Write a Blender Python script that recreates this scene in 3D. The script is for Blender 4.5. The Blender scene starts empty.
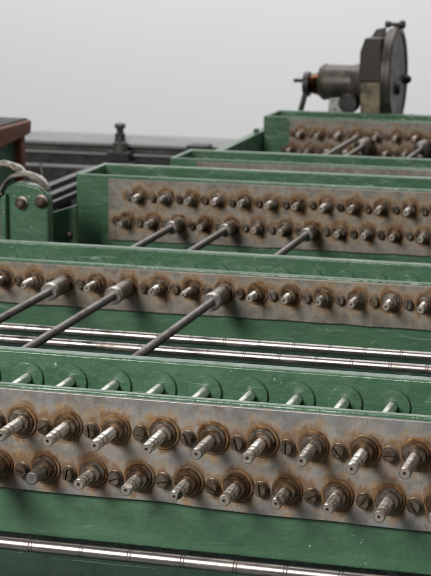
import bpy, bmesh, math, random
from mathutils import Matrix, Vector
random.seed(7)
scene = bpy.context.scene
COL = scene.collection
Z0 = 0.30            # bench top is z = 0; measured heights are relative to the first spindle row
P = 0.055            # spindle pitch

# ------------------------------------------------------------------ camera
yaw, pitch, roll = 0.2807, 0.2074, 0.0024
fw = Vector((-math.sin(yaw)*math.cos(pitch), math.cos(yaw)*math.cos(pitch), -math.sin(pitch)))
r0 = Vector((math.cos(yaw), math.sin(yaw), 0)); u0 = r0.cross(fw)
rt = r0*math.cos(roll)+u0*math.sin(roll); up = -r0*math.sin(roll)+u0*math.cos(roll)
cam = bpy.data.cameras.new('camera'); camo = bpy.data.objects.new('camera', cam); COL.objects.link(camo)
M = Matrix((rt, up, -fw)).transposed().to_4x4(); M.translation = Vector((0.7512, -1.8352, 0.5646+Z0))
camo.matrix_world = M
cam.sensor_fit = 'HORIZONTAL'; cam.sensor_width = 36; cam.lens = 36*1854.06/431
cam.clip_start = 0.05; cam.clip_end = 60
cam.dof.use_dof = True; cam.dof.focus_distance = 2.15; cam.dof.aperture_fstop = 25
scene.camera = camo
# ------------------------------------------------------------------ world and lamps
w = bpy.data.worlds.new('World'); scene.world = w; w.use_nodes = True
w.node_tree.nodes['Background'].inputs[0].default_value = (0.96, 0.98, 1.0, 1)
w.node_tree.nodes['Background'].inputs[1].default_value = 0.15
def area(name, loc, tgt, sx, sy, power, col=(1, 1, 1)):
    l = bpy.data.lights.new(name, 'AREA'); l.shape = 'RECTANGLE'; l.size = sx; l.size_y = sy
    l.energy = power; l.color = col
    o = bpy.data.objects.new(name, l); COL.objects.link(o); o.location = loc
    o.rotation_euler = (Vector(tgt)-Vector(loc)).to_track_quat('-Z', 'Y').to_euler()
    return o
area('key_softbox', (-1.50, -3.3, 2.85), (0.0, 1.0, 0.2), 1.7, 1.7, 268, (1, 0.98, 0.95))
area('overhead_softbox', (0.3, 1.6, 3.4), (0.1, 1.3, 0.2), 3.2, 0.6, 24, (1, 1, 1))
area('rear_softbox', (-1.6, 6.2, 3.1), (0.0, 1.2, 0.2), 2.2, 1.0, 14, (1, 1, 1))
area('backdrop_lamp', (-1.8, 4.7, 4.4), (-1.8, 7.0, 0.4), 6.5, 0.8, 322)
vs = scene.view_settings
vs.view_transform = 'Standard'; vs.look = 'None'; vs.exposure = 0; vs.gamma = 1; vs.use_curve_mapping = False

# ------------------------------------------------------------------ node helper
class NT:
    def __init__(s, name):
        s.m = bpy.data.materials.new(name); s.m.use_nodes = True
        s.t = s.m.node_tree; s.t.nodes.clear()
        s.out = s.t.nodes.new('ShaderNodeOutputMaterial'); s.b = s.t.nodes.new('ShaderNodeBsdfPrincipled')
        s.t.links.new(s.b.outputs[0], s.out.inputs[0])
        tc = s.t.nodes.new('ShaderNodeTexCoord'); s.co = tc.outputs['Object']
        oi = s.t.nodes.new('ShaderNodeObjectInfo'); s.rnd = oi.outputs['Random']
        g = s.t.nodes.new('ShaderNodeNewGeometry'); s.pos = g.outputs['Position']; s.nrm = g.outputs['Normal']
    def put(s, sock, v):
        if isinstance(v, bpy.types.NodeSocket): s.t.links.new(v, sock)
        elif isinstance(v, (tuple, list)) and sock.type == 'RGBA' and len(v) == 3: sock.default_value = (*v, 1)
        else: sock.default_value = v
    def math(s, op, a, b=0.0, c=None):
        n = s.t.nodes.new('ShaderNodeMath'); n.operation = op
        s.put(n.inputs[0], a); s.put(n.inputs[1], b)
        if c is not None: s.put(n.inputs[2], c)
        return n.outputs[0]
    def vmath(s, op, a, b):
        n = s.t.nodes.new('ShaderNodeVectorMath'); n.operation = op
        s.put(n.inputs[0], a); s.put(n.inputs[1], b)
        return n.outputs['Value'] if op in ('DOT_PRODUCT', 'LENGTH') else n.outputs[0]
    def noise(s, scale, detail=4, rough=0.55, vec=None, stretch=None, dist=0):
        vec = vec or s.pos
        if stretch: vec = s.vmath('MULTIPLY', vec, stretch)
        n = s.t.nodes.new('ShaderNodeTexNoise'); n.inputs['Scale'].default_value = scale
        n.inputs['Detail'].default_value = detail; n.inputs['Roughness'].default_value = rough
        n.inputs['Distortion'].default_value = dist
        s.t.links.new(vec, n.inputs['Vector']); return n.outputs[0]
    def sm(s, v, a, b, lo=0.0, hi=1.0):
        n = s.t.nodes.new('ShaderNodeMapRange'); n.interpolation_type = 'SMOOTHSTEP'
        s.put(n.inputs[0], v); s.put(n.inputs[1], a); s.put(n.inputs[2], b); s.put(n.inputs[3], lo); s.put(n.inputs[4], hi)
        return n.outputs[0]
    def mix(s, f, a, b):
        n = s.t.nodes.new('ShaderNodeMix'); n.data_type = 'RGBA'
        s.put(n.inputs[0], f); s.put(n.inputs[6], a); s.put(n.inputs[7], b); return n.outputs[2]
    def bump(s, h, strength=0.3, dist=0.001, prev=None):
        n = s.t.nodes.new('ShaderNodeBump'); n.inputs['Strength'].default_value = strength
        n.inputs['Distance'].default_value = dist; s.put(n.inputs['Height'], h)
        if prev: s.t.links.new(prev, n.inputs['Normal'])
        return n.outputs[0]
    def edge(s, rad):
        n = s.t.nodes.new('ShaderNodeBevel'); n.samples = 4; n.inputs[0].default_value = rad
        d = s.vmath('DOT_PRODUCT', n.outputs[0], s.nrm)
        return s.math('SUBTRACT', 1.0, d)
    def fin(s, col, rough, metal=0.0, normal=None, spec=None, coat=None):
        s.put(s.b.inputs['Base Color'], col); s.put(s.b.inputs['Roughness'], rough); s.put(s.b.inputs['Metallic'], metal)
        if normal: s.t.links.new(normal, s.b.inputs['Normal'])
        if spec is not None: s.put(s.b.inputs['Specular IOR Level'], spec)
        return s.m

def mat_green(name, base=(0.047, 0.108, 0.059), lite=(0.068, 0.140, 0.081), wear=1.0):
    n = NT(name)
    big = n.noise(6, 5, 0.6)
    strk = n.noise(22, 5, 0.65, stretch=(0.22, 1, 2.2))
    col = n.mix(n.sm(big, 0.2, 0.8), base, lite)
    col = n.mix(n.math('MULTIPLY', n.sm(strk, 0.42, 0.72), 0.4), col, tuple(min(1, c*1.35) for c in lite))
    dirt = n.noise(14, 6, 0.7, dist=0.6)
    col = n.mix(n.math('MULTIPLY', n.sm(dirt, 0.56, 0.75), 0.55), col, (0.030, 0.048, 0.032))
    # fine pale scratches and chips, rusty spots
    scr = n.noise(90, 3, 0.5, stretch=(0.12, 0.7, 1.3), dist=0.8)
    col = n.mix(n.math('MULTIPLY', n.sm(scr, 0.675, 0.73), 0.32*wear), col, (0.30, 0.40, 0.33))
    chip = n.noise(130, 2, 0.5)
    gate = n.sm(n.noise(9, 2), 0.45, 0.6)
    chipm = n.math('MULTIPLY', n.sm(chip, 0.71, 0.74), gate)
    col = n.mix(n.math('MULTIPLY', chipm, 0.8*wear), col, (0.42, 0.46, 0.41))
    rust = n.math('MULTIPLY', n.sm(n.noise(38, 4, 0.7), 0.66, 0.72), n.sm(n.noise(5, 2), 0.5, 0.6))
    col = n.mix(n.math('MULTIPLY', rust, 0.7), col, (0.13, 0.055, 0.025))
    e = n.edge(0.0035)
    en = n.noise(48, 5, 0.75, stretch=(0.6, 1, 1))
    em = n.math('MULTIPLY', n.sm(e, 0.03, 0.15), n.sm(en, 0.54, 0.68))
    col = n.mix(n.math('MULTIPLY', em, 0.35*wear), col, (0.26, 0.35, 0.29))
    bare = n.math('MULTIPLY', n.sm(e, 0.02, 0.10), n.sm(n.noise(33, 5, 0.7), 0.60, 0.66))
    col = n.mix(n.math('MULTIPLY', bare, 0.8*wear), col, (0.060, 0.050, 0.040))
    h = n.math('ADD', n.noise(26, 5, 0.55, stretch=(0.7, 1, 1)), n.math('MULTIPLY', n.noise(90, 3, 0.6, stretch=(0.25, 1, 1)), 0.25))
    nor = n.bump(h, 0.9, 0.0055)
    nor = n.bump(chip, 0.15, 0.001, nor)
    rough = n.sm(dirt, 0.35, 0.75, 0.24, 0.46)
    return n.fin(col, rough, 0.0, nor, 0.42)

def mat_plate(name, rows, seed=0.0, tint=1.0, limit=False, brown=0.4):
    """zinc-grey steel sheet; rows = [(x offset of a spindle, z of the row)], rust bled out round every spindle"""
    n = NT(name)
    sep = n.t.nodes.new('ShaderNodeSeparateXYZ'); n.t.links.new(n.co, sep.inputs[0])
    off = n.vmath('ADD', n.co, (seed, seed*1.7, seed*0.6))
    wob = n.math('ADD', n.math('MULTIPLY', n.noise(50, 6, 0.75, vec=off), 0.6), n.math('MULTIPLY', n.noise(70, 4, 0.7, vec=off, stretch=(1, 1, 0.22)), 0.4))
    best = None
    for xo, zr in rows:
        fx = n.math('FRACT', n.math('ADD', n.math('DIVIDE', n.math('SUBTRACT', sep.outputs[0], xo), P), 0.5))
        dx = n.math('MULTIPLY', n.math('SUBTRACT', fx, 0.5), P)
        dz = n.math('SUBTRACT', sep.outputs[2], zr)
        d = n.math('SQRT', n.math('ADD', n.math('MULTIPLY', dx, dx), n.math('MULTIPLY', dz, dz)))
        # bolts sit half a pitch away: smaller stain
        fb = n.math('SUBTRACT', n.math('FRACT', n.math('DIVIDE', n.math('SUBTRACT', sep.outputs[0], xo), P)), 0.5)
        db = n.math('MULTIPLY', fb, P)
        d2 = n.math('ADD', n.math('SQRT', n.math('ADD', n.math('MULTIPLY', db, db), n.math('MULTIPLY', dz, dz))), 0.010)
        if limit:
            d = n.math('ADD', d, n.math('LESS_THAN', sep.outputs[0], xo-0.5*P)); d2 = n.math('ADD', d2, n.math('LESS_THAN', sep.outputs[0], xo-0.85*P))
        dd = n.math('MINIMUM', d, d2)
        best = dd if best is None else n.math('MINIMUM', best, dd)
    dw = n.math('ADD', best, n.math('MULTIPLY', n.math('SUBTRACT', wob, 0.5), 0.062))
    halo = n.sm(dw, 0.034, 0.017)
    core = n.sm(dw, 0.0245, 0.0165)
    mott = n.noise(70, 6, 0.7, vec=off)
    big = n.noise(9, 4, 0.6, vec=off)
    brush = n.noise(160, 3, 0.6, vec=off, stretch=(1, 1, 0.12))
    wm = 0.5 if brown > 0.5 else 0.0
    g = lambda r, gg, b: (r*tint*(1+0.10*wm), gg*tint*(1-0.02*wm), b*tint*(1-0.20*wm))
    col = n.mix(n.sm(big, 0.35, 0.68), g(0.190, 0.186, 0.180), g(0.27, 0.266, 0.258))
    col = n.mix(n.math('MULTIPLY', n.sm(mott, 0.42, 0.66), 0.65), col, g(0.315, 0.315, 0.308))
    col = n.mix(n.math('MULTIPLY', n.sm(brush, 0.45, 0.8), 0.35), col, g(0.40, 0.37, 0.34))
    st = n.noise(26, 5, 0.75, vec=off, dist=0.5)
    col = n.mix(n.math('MULTIPLY', n.sm(st, 0.48, 0.70), brown), col, (0.21, 0.145, 0.085))
    sp = n.noise(190, 3, 0.6, vec=off)
    col = n.mix(n.math('MULTIPLY', n.sm(sp, 0.66, 0.74), 0.6), col, (0.09, 0.07, 0.055))
    col = n.mix(n.math('MULTIPLY', halo, 0.52), col, (0.265, 0.172, 0.080))
    och = n.math('MULTIPLY', n.sm(dw, 0.050, 0.018), n.sm(n.noise(95, 5, 0.7, vec=off), 0.50, 0.66))
    col = n.mix(n.math('MULTIPLY', och, 0.7), col, (0.33, 0.195, 0.062))
    col = n.mix(n.math('MULTIPLY', core, 0.75), col, (0.135, 0.066, 0.026))
    e = n.edge(0.0015)
    col = n.mix(n.math('MULTIPLY', n.sm(e, 0.03, 0.2), 0.12), col, (0.30, 0.29, 0.27))
    nor = n.bump(n.math('ADD', mott, n.math('MULTIPLY', sp, 0.3)), 0.25, 0.0012)
    metal = n.math('MULTIPLY', n.math('SUBTRACT', 1.0, halo), 0.45)
    rough = n.math('ADD', n.sm(mott, 0.35, 0.7, 0.36, 0.52), n.math('MULTIPLY', halo, 0.18))
    return n.fin(col, rough, metal, nor, 0.4)

def mat_steel(name, c=(0.55, 0.53, 0.51), rust=(0.16, 0.10, 0.06), amount=0.45, r0=0.2, r1=0.42, metal=1.0, scale=60, ax=(1, 0.25, 1), bmp=0.12, turned=None):
    n = NT(name)
    v = n.vmath('ADD', n.pos, n.vmath('MULTIPLY', n.rnd, (3.1, 1.7, 2.3)))
    a = n.noise(scale, 5, 0.7, vec=v, stretch=ax); b = n.noise(scale*3.5, 3, 0.6, vec=v)
    col = n.mix(n.math('MULTIPLY', n.sm(b, 0.4, 0.7), 0.22), c, tuple(x*0.62 for x in c))
    m = n.math('MULTIPLY', n.sm(a, 0.5, 0.72), amount)
    col = n.mix(m, col, rust)
    nor = n.bump(b, bmp, 0.0006)
    rough = n.math('ADD', n.sm(b, 0.3, 0.7, r0, r1), n.math('MULTIPLY', m, 0.3))
    if turned:                                                     # lathe-turned surface: sheen drawn out along the axis
        tg = n.t.nodes.new('ShaderNodeTangent'); tg.direction_type = 'RADIAL'; tg.axis = turned
        n.t.links.new(tg.outputs[0], n.b.inputs['Tangent'])
        n.b.inputs['Anisotropic'].default_value = 0.85; n.b.inputs['Anisotropic Rotation'].default_value = 0.25
    return n.fin(col, rough, n.math('MULTIPLY', n.math('SUBTRACT', 1.0, n.math('MULTIPLY', m, 0.7)), metal), nor)

def mat_rusty(name, c1=(0.12, 0.062, 0.032), c2=(0.27, 0.16, 0.085), c3=(0.23, 0.205, 0.18), metal=0.35, r=0.5):
    n = NT(name)
    v = n.vmath('ADD', n.pos, n.vmath('MULTIPLY', n.rnd, (2.1, 1.3, 3.3)))
    a = n.noise(85, 6, 0.7, vec=v); b = n.noise(240, 3, 0.6, vec=v); d = n.noise(30, 3, 0.6, vec=v)
    col = n.mix(n.sm(a, 0.35, 0.65), c1, c2)
    col = n.mix(n.math('MULTIPLY', n.sm(d, 0.45, 0.65), 0.75), col, c3)
    col = n.mix(n.math('MULTIPLY', n.sm(b, 0.58, 0.7), 0.6), col, tuple(x*0.35 for x in c1))
    dark = n.math('MULTIPLY', n.rnd, 0.30)
    col = n.mix(dark, col, tuple(x*0.5 for x in c1))
    nor = n.bump(n.math('ADD', a, n.math('MULTIPLY', b, 0.4)), 0.3, 0.001)
    return n.fin(col, n.sm(a, 0.3, 0.7, r-0.12, r+0.15), metal, nor, 0.45)

def mat_plain(name, c, rough=0.5, metal=0.0, var=0.3, scale=30, bump=0.15, stretch=None):
    n = NT(name); a = n.noise(scale, 5, 0.65, stretch=stretch); b = n.noise(scale*6, 3, 0.6)
    col = n.mix(n.sm(a, 0.3, 0.7), tuple(x*(1-var) for x in c), tuple(min(1, x*(1+var)) for x in c))
    col = n.mix(n.math('MULTIPLY', n.sm(b, 0.5, 0.75), 0.25), col, tuple(x*0.5 for x in c))
    return n.fin(col, n.sm(a, 0.3, 0.7, rough-0.08, rough+0.12), metal, n.bump(b, bump, 0.001))

G = mat_green('green_enamel')
GD = mat_green('dark_green_enamel', (0.016, 0.036, 0.026), (0.028, 0.060, 0.043), 0.8)
GB = mat_green('green_enamel_pale', (0.040, 0.105, 0.062), (0.058, 0.140, 0.088), 0.5)
STEEL = mat_steel('ground_steel', (0.88, 0.86, 0.83), (0.24, 0.17, 0.115), 0.4, 0.22, 0.29, scale=26, bmp=0.03, turned='Y')
STEEL_SHAFT = mat_steel('bright_inner_shaft', (0.92, 0.90, 0.88), (0.4, 0.33, 0.27), 0.2, 0.30, 0.34, bmp=0.01, turned='Y')
STEEL_TIP = mat_steel('polished_tip', (0.72, 0.66, 0.56), (0.30, 0.20, 0.11), 0.35, 0.28, 0.45)
STEEL_END = mat_steel('tarnished_end', (0.40, 0.35, 0.30), (0.20, 0.13, 0.08), 0.6, 0.4, 0.55, 0.8)
STEEL_WORN = mat_steel('worn_spindle_steel', (0.52, 0.48, 0.43), (0.17, 0.105, 0.06), 0.7, 0.26, 0.38, bmp=0.06, turned='Y')
STEEL_DULL = mat_steel('dull_steel', (0.34, 0.33, 0.32), (0.13, 0.09, 0.06), 0.5, 0.34, 0.5)
ROD = mat_steel('rod_steel', (0.37, 0.34, 0.32), (0.18, 0.125, 0.092), 0.8, 0.25, 0.33, 1.0, 22, (0.5, 2, 2), 0.02)
RODG = mat_steel('rod_groove', (0.20, 0.175, 0.155), (0.09, 0.065, 0.05), 0.6, 0.4, 0.6, 0.7)
CROD = mat_steel('coupling_rod_steel', (0.20, 0.185, 0.17), (0.075, 0.058, 0.046), 0.6, 0.38, 0.50, 0.85, turned='Y')
SLEEVE = mat_steel('sleeve_steel', (0.21, 0.187, 0.168), (0.08, 0.052, 0.035), 0.65, 0.34, 0.46, 0.9, turned='Y')
BAND = mat_steel('sleeve_band_steel', (0.48, 0.45, 0.42), (0.25, 0.18, 0.12), 0.4, 0.28, 0.42)
WASH = mat_rusty('rusty_washer', (0.140, 0.066, 0.028), (0.315, 0.180, 0.078), (0.26, 0.20, 0.135), 0.5, 0.42)
COLL = mat_rusty('oiled_collar', (0.090, 0.052, 0.030), (0.210, 0.130, 0.072), (0.29, 0.265, 0.235), 0.75, 0.32)
BOLT = mat_rusty('bolt_steel', (0.10, 0.070, 0.050), (0.22, 0.165, 0.115), (0.27, 0.25, 0.225), 0.75, 0.36)
MOTOR = mat_plain('brown_black_motor_enamel', (0.062, 0.053, 0.042), 0.42, 0.3, 0.5, 25)
DISC = mat_plain('dark_disc_steel', (0.060, 0.051, 0.041), 0.45, 0.4, 0.5, 22)
UMBER = mat_plain('umber_flange', (0.034, 0.026, 0.019), 0.5, 0.1, 0.3, 30)
DARK = mat_plain('black_machine_steel', (0.040, 0.038, 0.037), 0.45, 0.4, 0.4, 40)
IRON = mat_plain('grey_iron', (0.080, 0.076, 0.070), 0.46, 0.4, 0.35, 25)
IRON2 = mat_plain('pale_rail_steel', (0.21, 0.21, 0.21), 0.6, 0.2, 0.25, 20, 0.1, (0.2, 1, 1))
BRASS = mat_plain('aged_brass_casting', (0.150, 0.122, 0.080), 0.48, 0.35, 0.6, 30)
COPPER = mat_plain('copper_winding', (0.080, 0.034, 0.015), 0.22, 1.0, 0.5, 60)
WOOD = mat_plain('red_brown_wood', (0.165, 0.052, 0.022), 0.5, 0.0, 0.5, 30, 0.1, (6, 0.5, 6))
TOPB = mat_plain('black_board_top', (0.035, 0.034, 0.037), 0.7, 0.0, 0.3, 20)
BENCH = mat_plain('dark_oily_bench', (0.020, 0.024, 0.022), 0.5, 0.0, 0.5, 12)
WN = NT('grey_backdrop_paper'); WALL = WN.fin(WN.mix(WN.noise(1.1, 3), (0.74, 0.74, 0.74), (0.76, 0.76, 0.76)), 0.9, 0.0, None, 0.1)
RIBM = mat_rusty('worn_guard', (0.085, 0.066, 0.050), (0.25, 0.215, 0.17), (0.16, 0.18, 0.145), 0.3, 0.42)
PAL = mat_plain('pale_worn_metal', (0.34, 0.33, 0.31), 0.4, 0.6, 0.3, 60)

# ------------------------------------------------------------------ mesh helpers
def me_from(bm, name, mats, smooth=35, bevel=0):
    bmesh.ops.recalc_face_normals(bm, faces=bm.faces[:])
    m = bpy.data.meshes.new(name); bm.to_mesh(m); bm.free()
    for x in (mats if isinstance(mats, (list, tuple)) else [mats]): m.materials.append(x)
    for p in m.polygons: p.use_smooth = True
    m.set_sharp_from_angle(angle=math.radians(smooth))
    return m
def link(name, mesh, parent=None, loc=(0, 0, 0), rot=(0, 0, 0), bev=0, seg=2):
    o = bpy.data.objects.new(name, mesh); COL.objects.link(o); o.parent = parent
    o.location = loc; o.rotation_euler = rot
    if bev:
        b = o.modifiers.new('bevel', 'BEVEL'); b.width = bev; b.segments = seg; b.limit_method = 'ANGLE'; b.angle_limit = math.radians(40)
        b.harden_normals = False
    return o
def thing(name, label, cat, loc=(0, 0, 0), group=None, rot=(0, 0, 0)):
    o = bpy.data.objects.new(name, None); COL.objects.link(o); o.location = loc; o.rotation_euler = rot
    o.empty_display_size = 0.05
    o['label'] = label; o['category'] = cat
    if group: o['group'] = group
    return o
def struct(o): o['kind'] = 'structure'; return o
def bm_box(bm, x0, x1, y0, y1, z0, z1, mi=0):
    v = [bm.verts.new(c) for c in ((x0,y0,z0),(x1,y0,z0),(x1,y1,z0),(x0,y1,z0),(x0,y0,z1),(x1,y0,z1),(x1,y1,z1),(x0,y1,z1))]
    for f in ((0,1,2,3),(4,5,6,7),(0,1,5,4),(1,2,6,5),(2,3,7,6),(3,0,4,7)):
        bm.faces.new([v[i] for i in f]).material_index = mi
def box(x0, x1, y0, y1, z0, z1, mat, name='block'):
    bm = bmesh.new(); bm_box(bm, x0, x1, y0, y1, z0, z1); return me_from(bm, name, mat)
def bm_lathe(bm, prof, seg=28, axis='Y', mi=None, flat=None):
    """prof = [(along, radius)]; flat = (from_along_below, height, angle): a milled flat near the tip"""
    rings = []
    for (a, r) in prof:
        ring = []
        for k in range(seg):
            t = 2*math.pi*k/seg; x, z = math.cos(t)*r, math.sin(t)*r
            if flat and a <= flat[0]:
                ca, sa = math.cos(flat[2]), math.sin(flat[2])
                h = x*ca+z*sa
                if h > flat[1]: x -= (h-flat[1])*ca; z -= (h-flat[1])*sa
            ring.append(bm.verts.new({'Y': (x, a, z), 'X': (a, x, z), 'Z': (x, z, a)}[axis]))
        rings.append(ring)
    for i in range(len(rings)-1):
        for k in range(seg):
            q = (k+1) % seg
            f = bm.faces.new((rings[i][k], rings[i][q], rings[i+1][q], rings[i+1][k]))
            if mi: f.material_index = mi[i]
    for ring in (rings[0], rings[-1]): 
        f = bm.faces.new(ring)
        if mi: f.material_index = mi[0] if ring is rings[0] else mi[-1]
def lathe(prof, mat, name='turned', seg=28, axis='Y', mi=None, flat=None, smooth=35):
    bm = bmesh.new(); bm_lathe(bm, prof, seg, axis, mi, flat); return me_from(bm, name, mat, smooth)
def prism(pts, d0, d1, mat, axis='Y', name='prism'):
    """polygon pts=(a,b) extruded along axis"""
    bm = bmesh.new()
    f = {'Y': lambda a, b, d: (a, d, b), 'X': lambda a, b, d: (d, a, b), 'Z': lambda a, b, d: (a, b, d)}[axis]
    A = [bm.verts.new(f(a, b, d0)) for a, b in pts]; B = [bm.verts.new(f(a, b, d1)) for a, b in pts]
    bm.faces.new(A); bm.faces.new(B)
    for i in range(len(pts)):
        j = (i+1) % len(pts); bm.faces.new((A[i], A[j], B[j], B[i]))
    return me_from(bm, name, mat)

# ------------------------------------------------------------------ the setting
bt = link('bench_top', box(-2.6, 1.8, -0.6, 4.6, -0.06, 0, BENCH, 'bench_top')); struct(bt)
bd = link('backdrop', box(-5.5, 4.5, 7.0, 7.02, -1.5, 4.5, WALL, 'backdrop')); struct(bd)

# ------------------------------------------------------------------ shared small parts
def bolt_mesh():
    bm = bmesh.new()
    bm_lathe(bm, [(0.001, 0.0088), (-0.0014, 0.0088), (-0.0020, 0.0080)], 24)          # washer
    bm_lathe(bm, [(-0.0019, 0.0071), (-0.0072, 0.0071)], 24)                            # lower head
    R, w = 0.0071, 0.0009
    for s in (-1, 1):                                                                    # two lips left by the slot
        t0 = math.asin(w/R); pts = []
        for k in range(11):
            t = t0+(math.pi-2*t0)*k/10; pts.append((math.cos(t), math.sin(t)*s))
        lo = [bm.verts.new((x*R, -0.0070, z*R)) for x, z in pts]
        mid = [bm.verts.new((x*R, -0.0090, z*R)) for x, z in pts]
        hi = [bm.verts.new((x*R*0.86, -0.0106, max(abs(z*R*0.88), w)*s)) for x, z in pts]
        for a, b in ((lo, mid), (mid, hi)):
            for k in range(11):
                q = (k+1) % 11; bm.faces.new((a[k], a[q], b[q], b[k]))
        bm.faces.new(hi); bm.faces.new(lo)
    return me_from(bm, 'bolt', BOLT)
BOLT_M = bolt_mesh()
WASH_M = [lathe([(0.001, 0.0178*k), (-0.0016, 0.0178*k), (-0.0026, 0.0168*k), (-0.0026, 0.0150*k), (-0.0018, 0.0146*k), (-0.0018, 0.007)], WASH, 'washer', 36) for k in (1.0, 0.96, 1.04)]
COLL_M = [lathe([(-0.001, 0.0146), (-0.0044, 0.0146), (-0.0054, 0.0137), (-0.0056, 0.0118), (-0.0062, 0.0115), (-l+0.0012, 0.0115), (-l, 0.0105), (-l, 0.0074), (-l+0.0012, 0.0070), (-l+0.0012, 0.004)], COLL, 'collar', 36) for l in (0.0125, 0.0112, 0.0138)]
BOSS_M = lathe([(0.001, 0.0212), (-0.0022, 0.0206), (-0.0034, 0.0198), (-0.0036, 0.0186), (-0.0036, 0.0084), (-0.0030, 0.0069), (0.0, 0.0067)], G, 'boss', 40)
ISH_M = lathe([(0.004, 0.0064), (-0.138, 0.0064)], STEEL_SHAFT, 'inner_shaft', 24)

def spindle_mesh(L, back, r=0.0065, flat=False, hole=True, mat=None, tip=False):
    prof = [(back, r), (-L*0.63, r), (-L*0.63-0.0004, r-0.00025), (-L*0.63-0.0010, r-0.00025), (-L*0.63-0.0018, r-0.0001),
            (-L*0.80, r-0.0001), (-L*0.80-0.0004, r-0.00035), (-L*0.80-0.0009, r-0.00035), (-L*0.80-0.0016, r-0.0002), (-L+0.0010, r-0.0002), (-L, r-0.0012)]
    mi = [0, 2, 2, 2, 0, 2, 2, 2, 0, 0]
    if hole: prof += [(-L, 0.0019), (-L+0.0010, 0.0013), (-L+0.003, 0.0009)]; mi += [1 if tip else 3, 2, 2]
    mats = [mat or STEEL, STEEL_TIP, RODG, STEEL_END]
    if tip: mi[8] = mi[9] = 1
    fl = (-L*0.82, r*0.45, random.uniform(0, 6.28)) if flat else None
    return lathe(prof, mats, 'spindle', 24, 'Y', mi, fl)

def trough_mesh(x0, x1, yf, yb, zb, zt, t=0.019, floor=0.02, tf=0.011):
    bm = bmesh.new()
    # many segments along the rim so the casting is not dead straight
    def loop(a0, a1, b0, b1, z): return [bm.verts.new(c) for c in ((a0, b0, z), (a1, b0, z), (a1, b1, z), (a0, b1, z))]
    ob, ot = loop(x0, x1, yf, yb, zb), loop(x0, x1, yf, yb, zt)
    it, ib = loop(x0+0.011, x1-t, yf+tf, yb-t, zt), loop(x0+0.011, x1-t, yf+tf, yb-t, zb+floor)
    for a, b in ((ob, ot), (ot, it), (it, ib)):
        for k in range(4):
            q = (k+1) % 4; bm.faces.new((a[k], a[q], b[q], b[k]))
    bm.faces.new(ob); bm.faces.new(ib)
    return me_from(bm, 'trough_body', G)

def wavy(pl):
    """the sheet's lower edge was cut by hand: break it up a little (last two points are the top corners)"""
    out = []
    low, top = pl[:-2], pl[-2:]
    for (a, b), (c, d) in zip(low, low[1:]):
        k = max(1, int(abs(c-a)/0.045))
        for q in range(k):
            t = q/k; out.append((a+(c-a)*t, b+(d-b)*t+(random.uniform(-.0011, .0011) if out else 0)))
    return out+[low[-1]]+top

GROUP_H = 'green shaft housings standing one behind another'
def housing(label, yf, xl, xr, ztop, plate, rows, zbody, depth=0.175, boss_dz=0.006, lens=None, tips=(), flats=(), dull=(), bosses=True, seed=0.0, brown=0.4, mix=(5, 2, 0), flange=(0.0, 0.0), tint=1.0, skip=()):
    """plate = polygon (x, z) ; rows = [(x of spindle 0, z, first index, last index)], all z measured"""
    h = thing('shaft_housing', label, 'housing', (0, yf, 0), GROUP_H)
    link('trough_body', trough_mesh(xl, xr, 0.006, depth, zbody+Z0, ztop+Z0), h, bev=0.0028, seg=3)
    link('base_flange', box(xl+0.01, xr-0.01, -flange[0], depth+flange[1], 0, 0.03, GD, 'base_flange'), h, bev=0.002)
    link('plinth', box(xl+0.03, xr-0.03, 0.030, depth-0.03, 0.03, zbody+Z0, GD, 'plinth'), h)
    pm = mat_plate('face_plate_steel_%d' % int(seed*10), [(r[0], r[1]+Z0) for r in rows], seed, tint, rows[0][2] >= 0, brown)
    fp = link('face_plate', prism([(a, b+Z0) for a, b in wavy(plate)], 0.0, 0.0055, pm, 'Y', 'face_plate'), h, bev=0.0008, seg=2)
    for ri, (xo, z, i0, i1) in enumerate(rows):
        if i0 >= 0: link('bolt', BOLT_M, fp, (xo-0.4*P, 0, z+Z0-0.001), (0, random.uniform(0, 6.28), 0))
        for i in range(i0, i1+1):
            key = (ri, i)
            if key in skip: continue
            L = lens(ri, i) if lens else random.uniform(0.045, 0.058)
            back = 0.02
            L *= 1.06
            isd = key in dull
            worn = None if ri < 0 else random.choices([None, STEEL_WORN, STEEL_DULL], mix)[0]
            m = spindle_mesh(L, back, 0.0072 if isd else 0.0065, key in flats, not isd, STEEL_DULL if isd else (None if key in tips else worn), key in tips)
            jx, jz = random.uniform(-.0006, .0006), random.uniform(-.0006, .0006)
            s = link('spindle', m, h, (xo+i*P+jx, 0, z+Z0+jz), (random.uniform(-.012, .012), 0, random.uniform(-.012, .012)))
            link('washer', random.choice(WASH_M), s, (0, 0, 0), (0, random.uniform(0, 6.28), 0))
            link('collar', random.choice(COLL_M), s, (0, 0, 0), (0, random.uniform(0, 6.28), 0))
            b = link('bolt', BOLT_M, fp, (xo+(i+0.5)*P+random.uniform(-.001, .001), 0, z+Z0-0.002+random.uniform(-.0015, .0015)), (0, random.uniform(0, 6.28), 0))
            if ri == 0 and bosses:
                link('boss', BOSS_M, h, (xo+i*P, depth-0.019, z+Z0+boss_dz))
                link('inner_shaft', ISH_M, h, (xo+i*P, depth-0.019, z+Z0+boss_dz))
    return h

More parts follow.
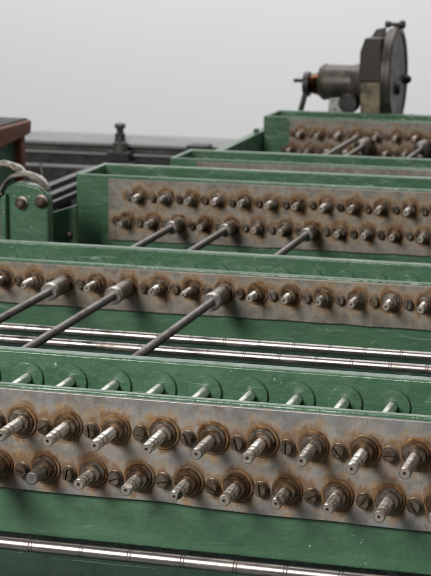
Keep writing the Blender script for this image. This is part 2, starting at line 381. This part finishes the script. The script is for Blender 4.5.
# ---- housing A (nearest)
LU = [.056, .060, .064, .059, .0585, .0605, .055, .063, .0645]; LL = [.040, .044, .047, .051, .050, .048, .046, .056]
def lensA(r, i):
    a = LU if r == 0 else LL
    return a[i] if 0 <= i < len(a) else random.uniform(.045, .06)
hA = housing('nearest green housing with two full rows of large bright spindles', 0.0, -0.557, 0.95, 0.038,
    [(-0.487, -0.0795), (0.165, -0.0797), (0.20, -0.0806), (0.30, -0.0835), (0.90, -0.0865), (0.90, 0.0345), (-0.487, 0.0352)],
    [(0.0, -0.001, -4, 11), (0.5*P, -0.0525, -4, 11)], -0.135, lens=lensA, tips={(1, 7), (1, 4), (0, 0), (0, 5)},
    flats={(0, 6), (1, 2), (1, 3), (1, 5), (1, 6), (0, 3)}, dull={(1, 0), (1, -1)}, seed=0.3, flange=(0.26, 0.10))
# ---- housing B
xB, yB, zB = -0.3819, 1.0022, -0.061
hB = housing('second green housing, its plate carrying a single row of spindles', yB, -0.62, 0.80, -0.030,
    [(-0.56, -0.1035), (-0.20, -0.1040), (0.1, -0.1035), (0.78, -0.1055), (0.78, -0.0325), (-0.56, -0.0345)],
    [(xB, zB, -2, 17)], -0.145, lens=lambda r, i: random.uniform(0.038, 0.049), tips={(0, 8), (0, 12)}, flats={(0, 4), (0, 5), (0, 9), (0, 11), (0, 0)}, seed=1.3, flange=(0.30, 0.02), tint=0.95, boss_dz=-0.007, brown=0.65, mix=(4, 3, 2))
bm = bmesh.new(); bm_box(bm, -0.004, 0.004, -0.004, 0.001, -0.03, 0); link('rib', me_from(bm, 'rib', G), hB, (0.055, 0.166, -0.0305+Z0), bev=0.001)
# ---- housing C
xC, yC, zC = -0.4185, 1.6699, -0.0236
hC = housing('third green housing with two rows of rusty spindles and open left end corner', yC, -0.557, 0.72, 0.015,
    [(-0.486, -0.116), (0.70, -0.1125), (0.70, 0.0125), (-0.486, 0.0085)],
    [(xC, zC, 0, 13), (xC-0.5*P, zC-0.0510, 0, 14)], -0.16, tips={(0, 5), (1, 11)}, flats={(0, 1), (0, 2), (0, 8), (1, 1), (1, 9)}, seed=2.7, flange=(0.02, 0.02), tint=0.92, bosses=False, brown=0.8, mix=(3, 4, 3),
    lens=lambda r, i: random.uniform(0.035, 0.044))
# ---- housing C2: only the top edge of its plate shows
yE = 2.36
hE = housing('fourth green housing, only its rim and brown plate top showing', yE, -0.575, 0.72, -0.044,
    [(-0.505, -0.15), (0.70, -0.15), (0.70, -0.044), (-0.505, -0.050)],
    [(-0.47, -0.098, 0, 11)], -0.17, seed=3.9, flange=(0.02, 0.02), tint=0.9, bosses=False, brown=0.8)
# ---- housing D
xD, yD, zD = -0.4652, 3.2511, -0.087
hD = housing('farthest green housing in front of the motor, plate with rusty spindles', yD, -0.576, 0.55, -0.042,
    [(-0.498, -0.18), (0.53, -0.18), (0.53, -0.0445), (-0.498, -0.0475)],
    [(xD, zD, 0, 12), (xD-0.5*P, zD-0.045, 0, 12)], -0.20, seed=5.1, flange=(0.02, 0.02), tint=0.85, brown=0.8, mix=(2, 4, 4), bosses=False,
    lens=lambda r, i: random.uniform(0.038, 0.046))
# gusset on the left end of D
link('end_gusset', prism([(2.78-yD, 0.0), (3.42-yD, 0.0), (3.42-yD, -0.086+Z0), (3.20-yD, -0.086+Z0), (2.78-yD, -0.088+Z0)], -0.602, -0.578, G, 'X', 'end_gusset'), hD, bev=0.002)
link('gusset_bolt', lathe([(0, 0.008), (0.009, 0.008), (0.011, 0.006)], GB, 'gusset_bolt', 16, 'Z'), hD, (-0.590, -0.02, -0.086+Z0))

# ------------------------------------------------------------------ couplings with long rods
def coupling(label, x, y0, y1, z, sl=0.062, rs=0.0142, rr=0.0066, marks=0.085, band=None):
    t = thing('coupling_rod', label, 'rod', (x, y0, z+Z0), 'coupling rods running between the housings')
    link('sleeve', lathe([(-0.016, 0.008), (-0.016, rs-0.001), (-0.0175, rs), (-0.016-sl+0.010, rs)], SLEEVE, 'sleeve', 28), t)
    e = -0.016-sl
    link('sleeve_band', lathe([(e+0.010, rs-0.0002), (e+0.010, rs+0.0006), (e+0.003, rs+0.0006), (e, rs-0.001), (e, 0.005)], band or BAND, 'sleeve_band', 28), t)
    L = y0-y1; prof = [(e+0.01, rr)]; mi = []
    a = e-0.02
    while a > -L+0.02:
        q = random.uniform(-.03, .03); prof += [(a+q, rr), (a+q-0.0004, rr+0.0002), (a+q-0.0025, rr+0.0002), (a+q-0.0029, rr)]; mi += [0, 0, 1, 0]
        a -= marks
    prof += [(-L, rr)]; mi += [0]
    link('rod', lathe(prof, [CROD, SLEEVE], 'rod', 20, 'Y', mi), t)
    return t
coupling('dark rod from second housing, leftmost, cut off by the left edge', xB+1*P, yB, 0.19, zB-.003)
coupling('dark rod from second housing, middle of three above the bright shafts', xB+3*P, yB, 0.19, zB-.003)
coupling('dark rod from second housing, rightmost of three before the bright shafts', xB+6*P, yB, 0.19, zB-.003)
zl = zC-0.0515
coupling('dark rod on lower row of third housing, leftmost of three', xC+1.5*P, yC, yB+0.19, zl, 0.042, 0.0132)
coupling('dark rod on lower row of third housing, middle of three', xC+3.5*P, yC, yB+0.19, zl, 0.042, 0.0132)
coupling('dark rod on lower row of third housing, rightmost of three', xC+6.5*P, yC, yB+0.19, zl, 0.042, 0.0132)
coupling('thin dark rod on top row of farthest housing below the motor', xD+3*P, yD, yE+0.19, zD-.004, 0.02, 0.009)
coupling('thick banded rod on lower row of farthest housing below brass block', xD+3.5*P, yD, yE+0.19, zD-.022, 0.07, 0.021, band=SLEEVE)
coupling('thick banded rod on lower row of farthest housing near right edge', xD+6.5*P, yD, yE+0.19, zD-.022, 0.07, 0.021, band=SLEEVE)
# rod leaving the nearest housing at the lower left
coupling('dark sleeved rod leaving lower row of nearest housing at left edge', -0.5*P, 0.0, -0.34, -0.0525, 0.050, 0.0130, 0.0066)

# ------------------------------------------------------------------ long shafts along the housings
def bus_shaft(label, y, z, x0, x1, off, r=0.0068):
    t = thing('long_shaft', label, 'shaft', (0, y, 0), 'bright long shafts lying along the housings')
    prof = [(x0, r*0.8), (x0+0.002, r)]; mi = [0]
    k = math.ceil((x0+0.01-off)/P)
    while off+k*P < x1-0.01:
        a = off+k*P+random.uniform(-.002, .002)
        prof += [(a-0.0024, r), (a-0.0020, r-0.0006), (a-0.0012, r-0.0005), (a-0.0009, r-0.0001), (a+0.0009, r-0.0001), (a+0.0012, r-0.0005), (a+0.0020, r-0.0006), (a+0.0024, r)]
        mi += [0, 1, 1, 1, 0, 1, 1, 1]; k += 1
    prof += [(x1-0.002, r), (x1, r*0.8)]; mi += [0, 0]
    link('shaft', lathe(prof, [ROD, RODG], 'shaft', 32, 'X', mi), t, (0, 0, z+Z0))
    for x in (x0+0.05, x1-0.05):
        link('bearing_block', prism([(-0.022, 0.03), (0.022, 0.03), (0.016, z+Z0+0.012), (0.008, z+Z0+0.018), (-0.008, z+Z0+0.018), (-0.016, z+Z0+0.012)], x-0.012, x+0.012, GD, 'X', 'bearing_block'), t, bev=0.001)
    return t
bus_shaft('bright steel shaft in front of nearest housing at bottom edge', -0.12, -0.0985, -0.50, 0.85, 1.05*P)
bus_shaft('bright steel shaft lying close below second housing, farther of two', 0.85, -0.1085, -0.55, 0.75, -0.10*P)
bus_shaft('bright steel shaft just behind nearest housing, nearer of two', 0.765, -0.1065, -0.55, 0.75, 0.85*P)
# steel strip on the front flange
sb = link('slide_bar', box(-0.5, 0.85, -0.034, -0.020, 0.0305, 0.062, GD, 'slide_bar')); sb['label'] = 'dark painted bar on the ledge under the bottom shaft'; sb['category'] = 'bar'

# ------------------------------------------------------------------ left: bracket with worn guard
br = thing('round_topped_bracket', 'green round topped bracket with two bolts at left', 'bracket', (-0.578, 1.45, 0))
pts = [(-0.046, 0.0)]
zt = 0.028+Z0
for k in range(9):
    t = math.pi-k*math.pi/2/8; pts.append((-0.046+0.034+0.034*math.cos(t), zt-0.034+0.034*math.sin(t)))
for k in range(9):
    t = math.pi/2-k*math.pi/2/8; pts.append((0.047-0.034+0.034*math.cos(t), zt-0.034-0.004+0.034*math.sin(t)))
pts.append((0.047, 0.0))
link('upright', prism(pts, 0, 0.03, G, 'Y', 'upright'), br, bev=0.004, seg=3)
link('edge_fold', prism([(-0.046, 0.0), (-0.046, zt-0.03), (-0.034, zt-0.020), (-0.034, 0.0)], -0.016, 0.002, G, 'Y', 'edge_fold'), br, bev=0.004, seg=3)
BB = lathe([(0.001, 0.0135), (-0.002, 0.0135), (-0.003, 0.0095), (-0.012, 0.0095), (-0.016, 0.006), (-0.0165, 0.002)], BOLT, 'bracket_bolt', 20)
link('bracket_bolt', BB, br, (-0.006, 0, -0.011+Z0)); link('bracket_bolt', BB, br, (0.034, 0, -0.006+Z0))
gd = thing('cord_band', 'worn band of twisted grey cords arching over the green bracket', 'band', (-0.578, 1.45, 0))
def cord(r, y, cx, cz, a0, a1, tr, xs=1.04, ph=0.0, down=0.0):
    bm = bmesh.new(); N = 44; prev = None; S = 8
    for k in range(N+1):
        t = math.radians(a0+(a1-a0)*k/N); wv = ph+k*0.75
        rr = r+0.0007*math.cos(wv*.6); yy = y+0.0016*math.sin(wv*.6)
        c = Vector((cx+rr*math.cos(t)*xs, yy, cz+rr*math.sin(t))); ra = Vector((math.cos(t), 0, math.sin(t)))
        q = tr*(1+0.12*math.sin(k*2.1+ph))
        ring = [bm.verts.new(c+ra*math.cos(2*math.pi*m/S)*q+Vector((0, 1, 0))*math.sin(2*math.pi*m/S)*q) for m in range(S)]
        if prev:
            for m in range(S): bm.faces.new((prev[m], prev[(m+1) % S], ring[(m+1) % S], ring[m]))
        else: bm.faces.new(ring)
        prev = ring
    bm.faces.new(prev)
    return link('cord', me_from(bm, 'cord', RIBM if ph < 4 else PAL, 60), gd)
for q in range(6):
    cord(0.0460+0.0016*(q % 3), -0.010+0.0050*q, -0.001, -0.002+Z0, 26-2*q, 186, 0.0024, 1.04, q*1.05)
for q in range(4):
    cord(0.050+0.002*(q % 2), 0.022+0.008*q, -0.058, 0.008+Z0, 30, 150, 0.0032, 1.1, q*1.4)
link('band_stay', box(-0.060, -0.0475, 0.0, 0.05, 0, 0.002+Z0, RIBM, 'band_stay'), gd)
lb = thing('low_bracket', 'small green bracket with sloping top and two bolts', 'bracket', (-0.535, 1.55, 0))
link('plate', prism([(-0.045, 0), (0.022, 0), (0.022, -0.028+Z0), (-0.045, -0.052+Z0)], 0, 0.02, G, 'Y', 'low_plate'), lb, bev=0.002)
LBm = lathe([(0.001, 0.007), (-0.006, 0.007), (-0.008, 0.004)], BOLT, 'stud', 16)
link('stud', LBm, lb, (-0.028, 0, -0.084+Z0)); link('stud', LBm, lb, (0.010, 0, -0.088+Z0))
# slanting slide bars behind it
for q, (z, lab) in enumerate(((-0.072, 'lowest'), (-0.050, 'middle'), (-0.024, 'topmost'))):
    o = link('slide_rail', box(-0.010, 0.010, 0, 0.40, -0.006, 0.006, DARK, 'slide_rail'), None, (-0.66+0.012*q, 1.62, z+Z0), bev=0.001)
    o['label'] = '%s of the dark steel rails slanting back beside third housing' % lab; o['category'] = 'rail'; o['group'] = 'slanting steel rails'
rs_ = thing('rail_stand', 'dark iron stand carrying the slanting steel rails', 'stand', (-0.66, 1.75, 0))
link('stand_post', box(-0.02, 0.03, 0, 0.03, 0, -0.078+Z0, DARK, 'stand_post'), rs_); link('stand_post', box(-0.02, 0.03, 0.22, 0.25, 0, -0.078+Z0, DARK, 'stand_post'), rs_)
link('stand_web', box(-0.028, -0.021, 0.0, 0.25, 0.04, -0.085+Z0, DARK, 'stand_web'), rs_)
wr = link('thin_lever', lathe([(0, 0.0030), (0.335, 0.0024), (0.338, 0.001)], IRON, 'thin_lever', 10, 'Z'), None, (-0.580, 1.70, 0), (0, math.radians(-11), 0))
wr['label'] = 'thin upright grey lever beside the round topped bracket'; wr['category'] = 'lever'

# ------------------------------------------------------------------ left: cabinet with wooden lid
cb = thing('wood_topped_cabinet', 'green cabinet with black and red brown wooden lid at left', 'cabinet', (-1.0, 2.3, 0))
link('side_panel', box(-0.50, -0.012, -0.5, 0.165, 0, 0.279, GB, 'side_panel'), cb, bev=0.002)
link('corner_post', box(-0.02, 0.004, 0.166, 0.195, 0, 0.280, WOOD, 'corner_post'), cb, bev=0.003)
link('lid', prism([(-0.52, 0.220), (0.04, 0.268), (0.215, 0.2815), (0.222, 0.316), (-0.52, 0.327)], -0.55, 0.012, WOOD, 'X', 'lid'), cb, bev=0.006, seg=3)
link('lid_top', prism([(-0.52, 0.3275), (0.212, 0.3166), (0.212, 0.3205), (-0.52, 0.3315)], -0.54, 0.004, TOPB, 'X', 'lid_top'), cb, bev=0.0015)

# ------------------------------------------------------------------ rear guide bed
yR = 3.6
rb = thing('guide_bed', 'long dark steel guide bed running across the back', 'machine bed', (0, yR, 0))
x0, x1 = -2.3, -0.46
link('top_way', prism([(0.0, -0.186), (0.03, -0.168), (0.10, -0.168), (0.12, -0.186), (0.12, -0.196), (0.0, -0.196)], x0, x1, IRON2, 'X', 'top_way'), rb, (0, 0, Z0), bev=0.003, seg=3)
link('upper_web', box(x0, x1, 0.02, 0.10, -0.215, -0.1965, IRON, 'upper_web'), rb, (0, 0, Z0))
link('middle_way', box(x0, x1, -0.012, 0.10, -0.2225, -0.2155, IRON2, 'middle_way'), rb, (0, 0, Z0), bev=0.002)
link('lower_web', box(x0, x1, 0.0, 0.10, -0.30, -0.223, DARK, 'lower_web'), rb, (0, 0, Z0))
link('lower_way', box(x0, x1, -0.05, -0.001, -0.262, -0.255, IRON2, 'lower_way'), rb, (0, 0, Z0), bev=0.002)
link('foot_plate', box(x0, x1, -0.06, -0.001, -0.30, -0.263, DARK, 'foot_plate'), rb, (0, 0, Z0))
ps = thing('slide_post', 'small dark post with round knob standing on the guide bed', 'post', (-1.117, 3.575, 0))
link('base_block', box(-0.036, 0.036, -0.03, 0.03, -0.235, -0.205, DARK, 'base_block'), ps, (0, 0, Z0), bev=0.003)
link('carriage', box(-0.050, 0.050, -0.04, 0.012, -0.262, -0.2355, DARK, 'carriage'), ps, (0, 0, Z0), bev=0.003)
link('shank', box(-0.060, 0.060, -0.045, -0.012, -0.30, -0.2625, DARK, 'shank'), ps, (0, 0, Z0))
link('stem', lathe([(-0.205, 0.024), (-0.178, 0.022), (-0.174, 0.017), (-0.150, 0.016), (-0.147, 0.011), (-0.138, 0.011)], IRON, 'stem', 20, 'Z'), ps, (0, 0, Z0))
link('knob', lathe([(-0.138, 0.008), (-0.132, 0.016), (-0.126, 0.018), (-0.120, 0.016), (-0.117, 0.008)], IRON, 'knob', 20, 'Z'), ps, (0, 0, Z0))
cl = link('clamp_block', box(-0.034, 0.034, -0.03, 0.03, -0.071, 0.022, DARK, 'clamp_block'), None, (-0.852, 3.545, -0.192+Z0), bev=0.004)
cl['label'] = 'small black clamp block gripping the front of the guide bed'; cl['category'] = 'clamp'

# ------------------------------------------------------------------ motor with disc behind the far housing
mo = thing('motor_unit', 'dark electric motor with large upright disc on far housing', 'motor', (-0.392, 3.56, 0))
zc = 0.030+Z0
link('motor_body', lathe([(-0.090, 0.030), (-0.089, 0.044), (-0.080, 0.052), (-0.074, 0.054), (-0.071, 0.054), (-0.070, 0.052), (0.02, 0.052), (0.012, 0.052), (0.05, 0.064)], MOTOR, 'motor_body', 40, 'X'), mo, (0, 0, zc))
link('end_cap', lathe([(-0.126, 0.020), (-0.124, 0.026), (-0.112, 0.030), (-0.098, 0.033), (-0.0895, 0.036)], COPPER, 'end_cap', 28, 'X'), mo, (0, 0, zc-0.006))
link('brush_ring', lathe([(-0.138, 0.026), (-0.137, 0.036), (-0.121, 0.037), (-0.118, 0.026)], DARK, 'brush_ring', 28, 'X'), mo, (0, 0, zc-0.008))
link('spindle_pin', lathe([(-0.170, 0.006), (-0.13, 0.006)], DARK, 'spindle_pin', 12, 'X'), mo, (0, 0, zc+0.002))
link('lever_arm', lathe([(0, 0.009), (0.13, 0.008)], IRON, 'lever_arm', 14, 'Z'), mo, (-0.158, -0.02, zc-0.14), (0, math.radians(15), 0))
link('cradle', prism([(-0.075, 0), (-0.03, 0), (-0.012, zc-0.04), (-0.055, zc-0.045)], -0.03, 0.03, PAL, 'Y', 'cradle'), mo)
link('terminal_boss', lathe([(-0.075, 0.026), (-0.062, 0.030), (-0.03, 0.030)], DARK, 'terminal_boss', 24, 'Y'), mo, (0.010, 0, zc-0.055))
link('upper_flange', prism([(0.050, zc+0.015), (0.114, zc+0.015), (0.114, zc+0.140), (0.066, zc+0.140), (0.052, zc+0.100)], -0.11, 0.05, UMBER, 'Y', 'upper_flange'), mo, bev=0.003)
link('lower_flange', box(0.054, 0.113, -0.105, 0.05, 0, zc+0.014, BRASS, 'lower_flange'), mo, bev=0.003)
link('disc_housing', lathe([(0.138, 0.10), (0.138, 0.136), (0.142, 0.140), (0.150, 0.140), (0.153, 0.146), (0.166, 0.146), (0.170, 0.142), (0.170, 0.128), (0.166, 0.124), (0.166, 0.02)], DISC, 'disc_housing', 72, 'X'), mo, (-0.022, 0, zc+0.022))
link('disc_hub', lathe([(0.166, 0.020), (0.178, 0.018), (0.180, 0.010)], DARK, 'disc_hub', 24, 'X'), mo, (-0.022, -0.02, zc-0.01))
LUG = lathe([(-0.030, 0.006), (-0.028, 0.010), (-0.015, 0.010), (-0.012, 0.006), (0.012, 0.006), (0.014, 0.012), (0.026, 0.013), (0.030, 0.008)], DARK, 'lug_screw', 16, 'X')
link('lug_screw', LUG, mo, (0.133, 0, zc+0.022+0.152)); link('lug_screw', LUG, mo, (0.156, 0.06, zc+0.022-0.128)); link('side_nut', lathe([(0.0, 0.014), (0.012, 0.013), (0.020, 0.006)], DARK, 'side_nut', 18, 'X'), mo, (0.146, 0.10, zc+0.005))
link('top_cap', prism([(0.070, zc+0.1405), (0.100, zc+0.1405), (0.100, zc+0.163), (0.082, zc+0.160)], -0.03, 0.04, IRON, 'Y', 'top_cap'), mo)
link('pedestal', box(-0.03, 0.16, -0.06, 0.08, 0, zc-0.115, DARK, 'pedestal'), mo, (0, 0.01, 0))
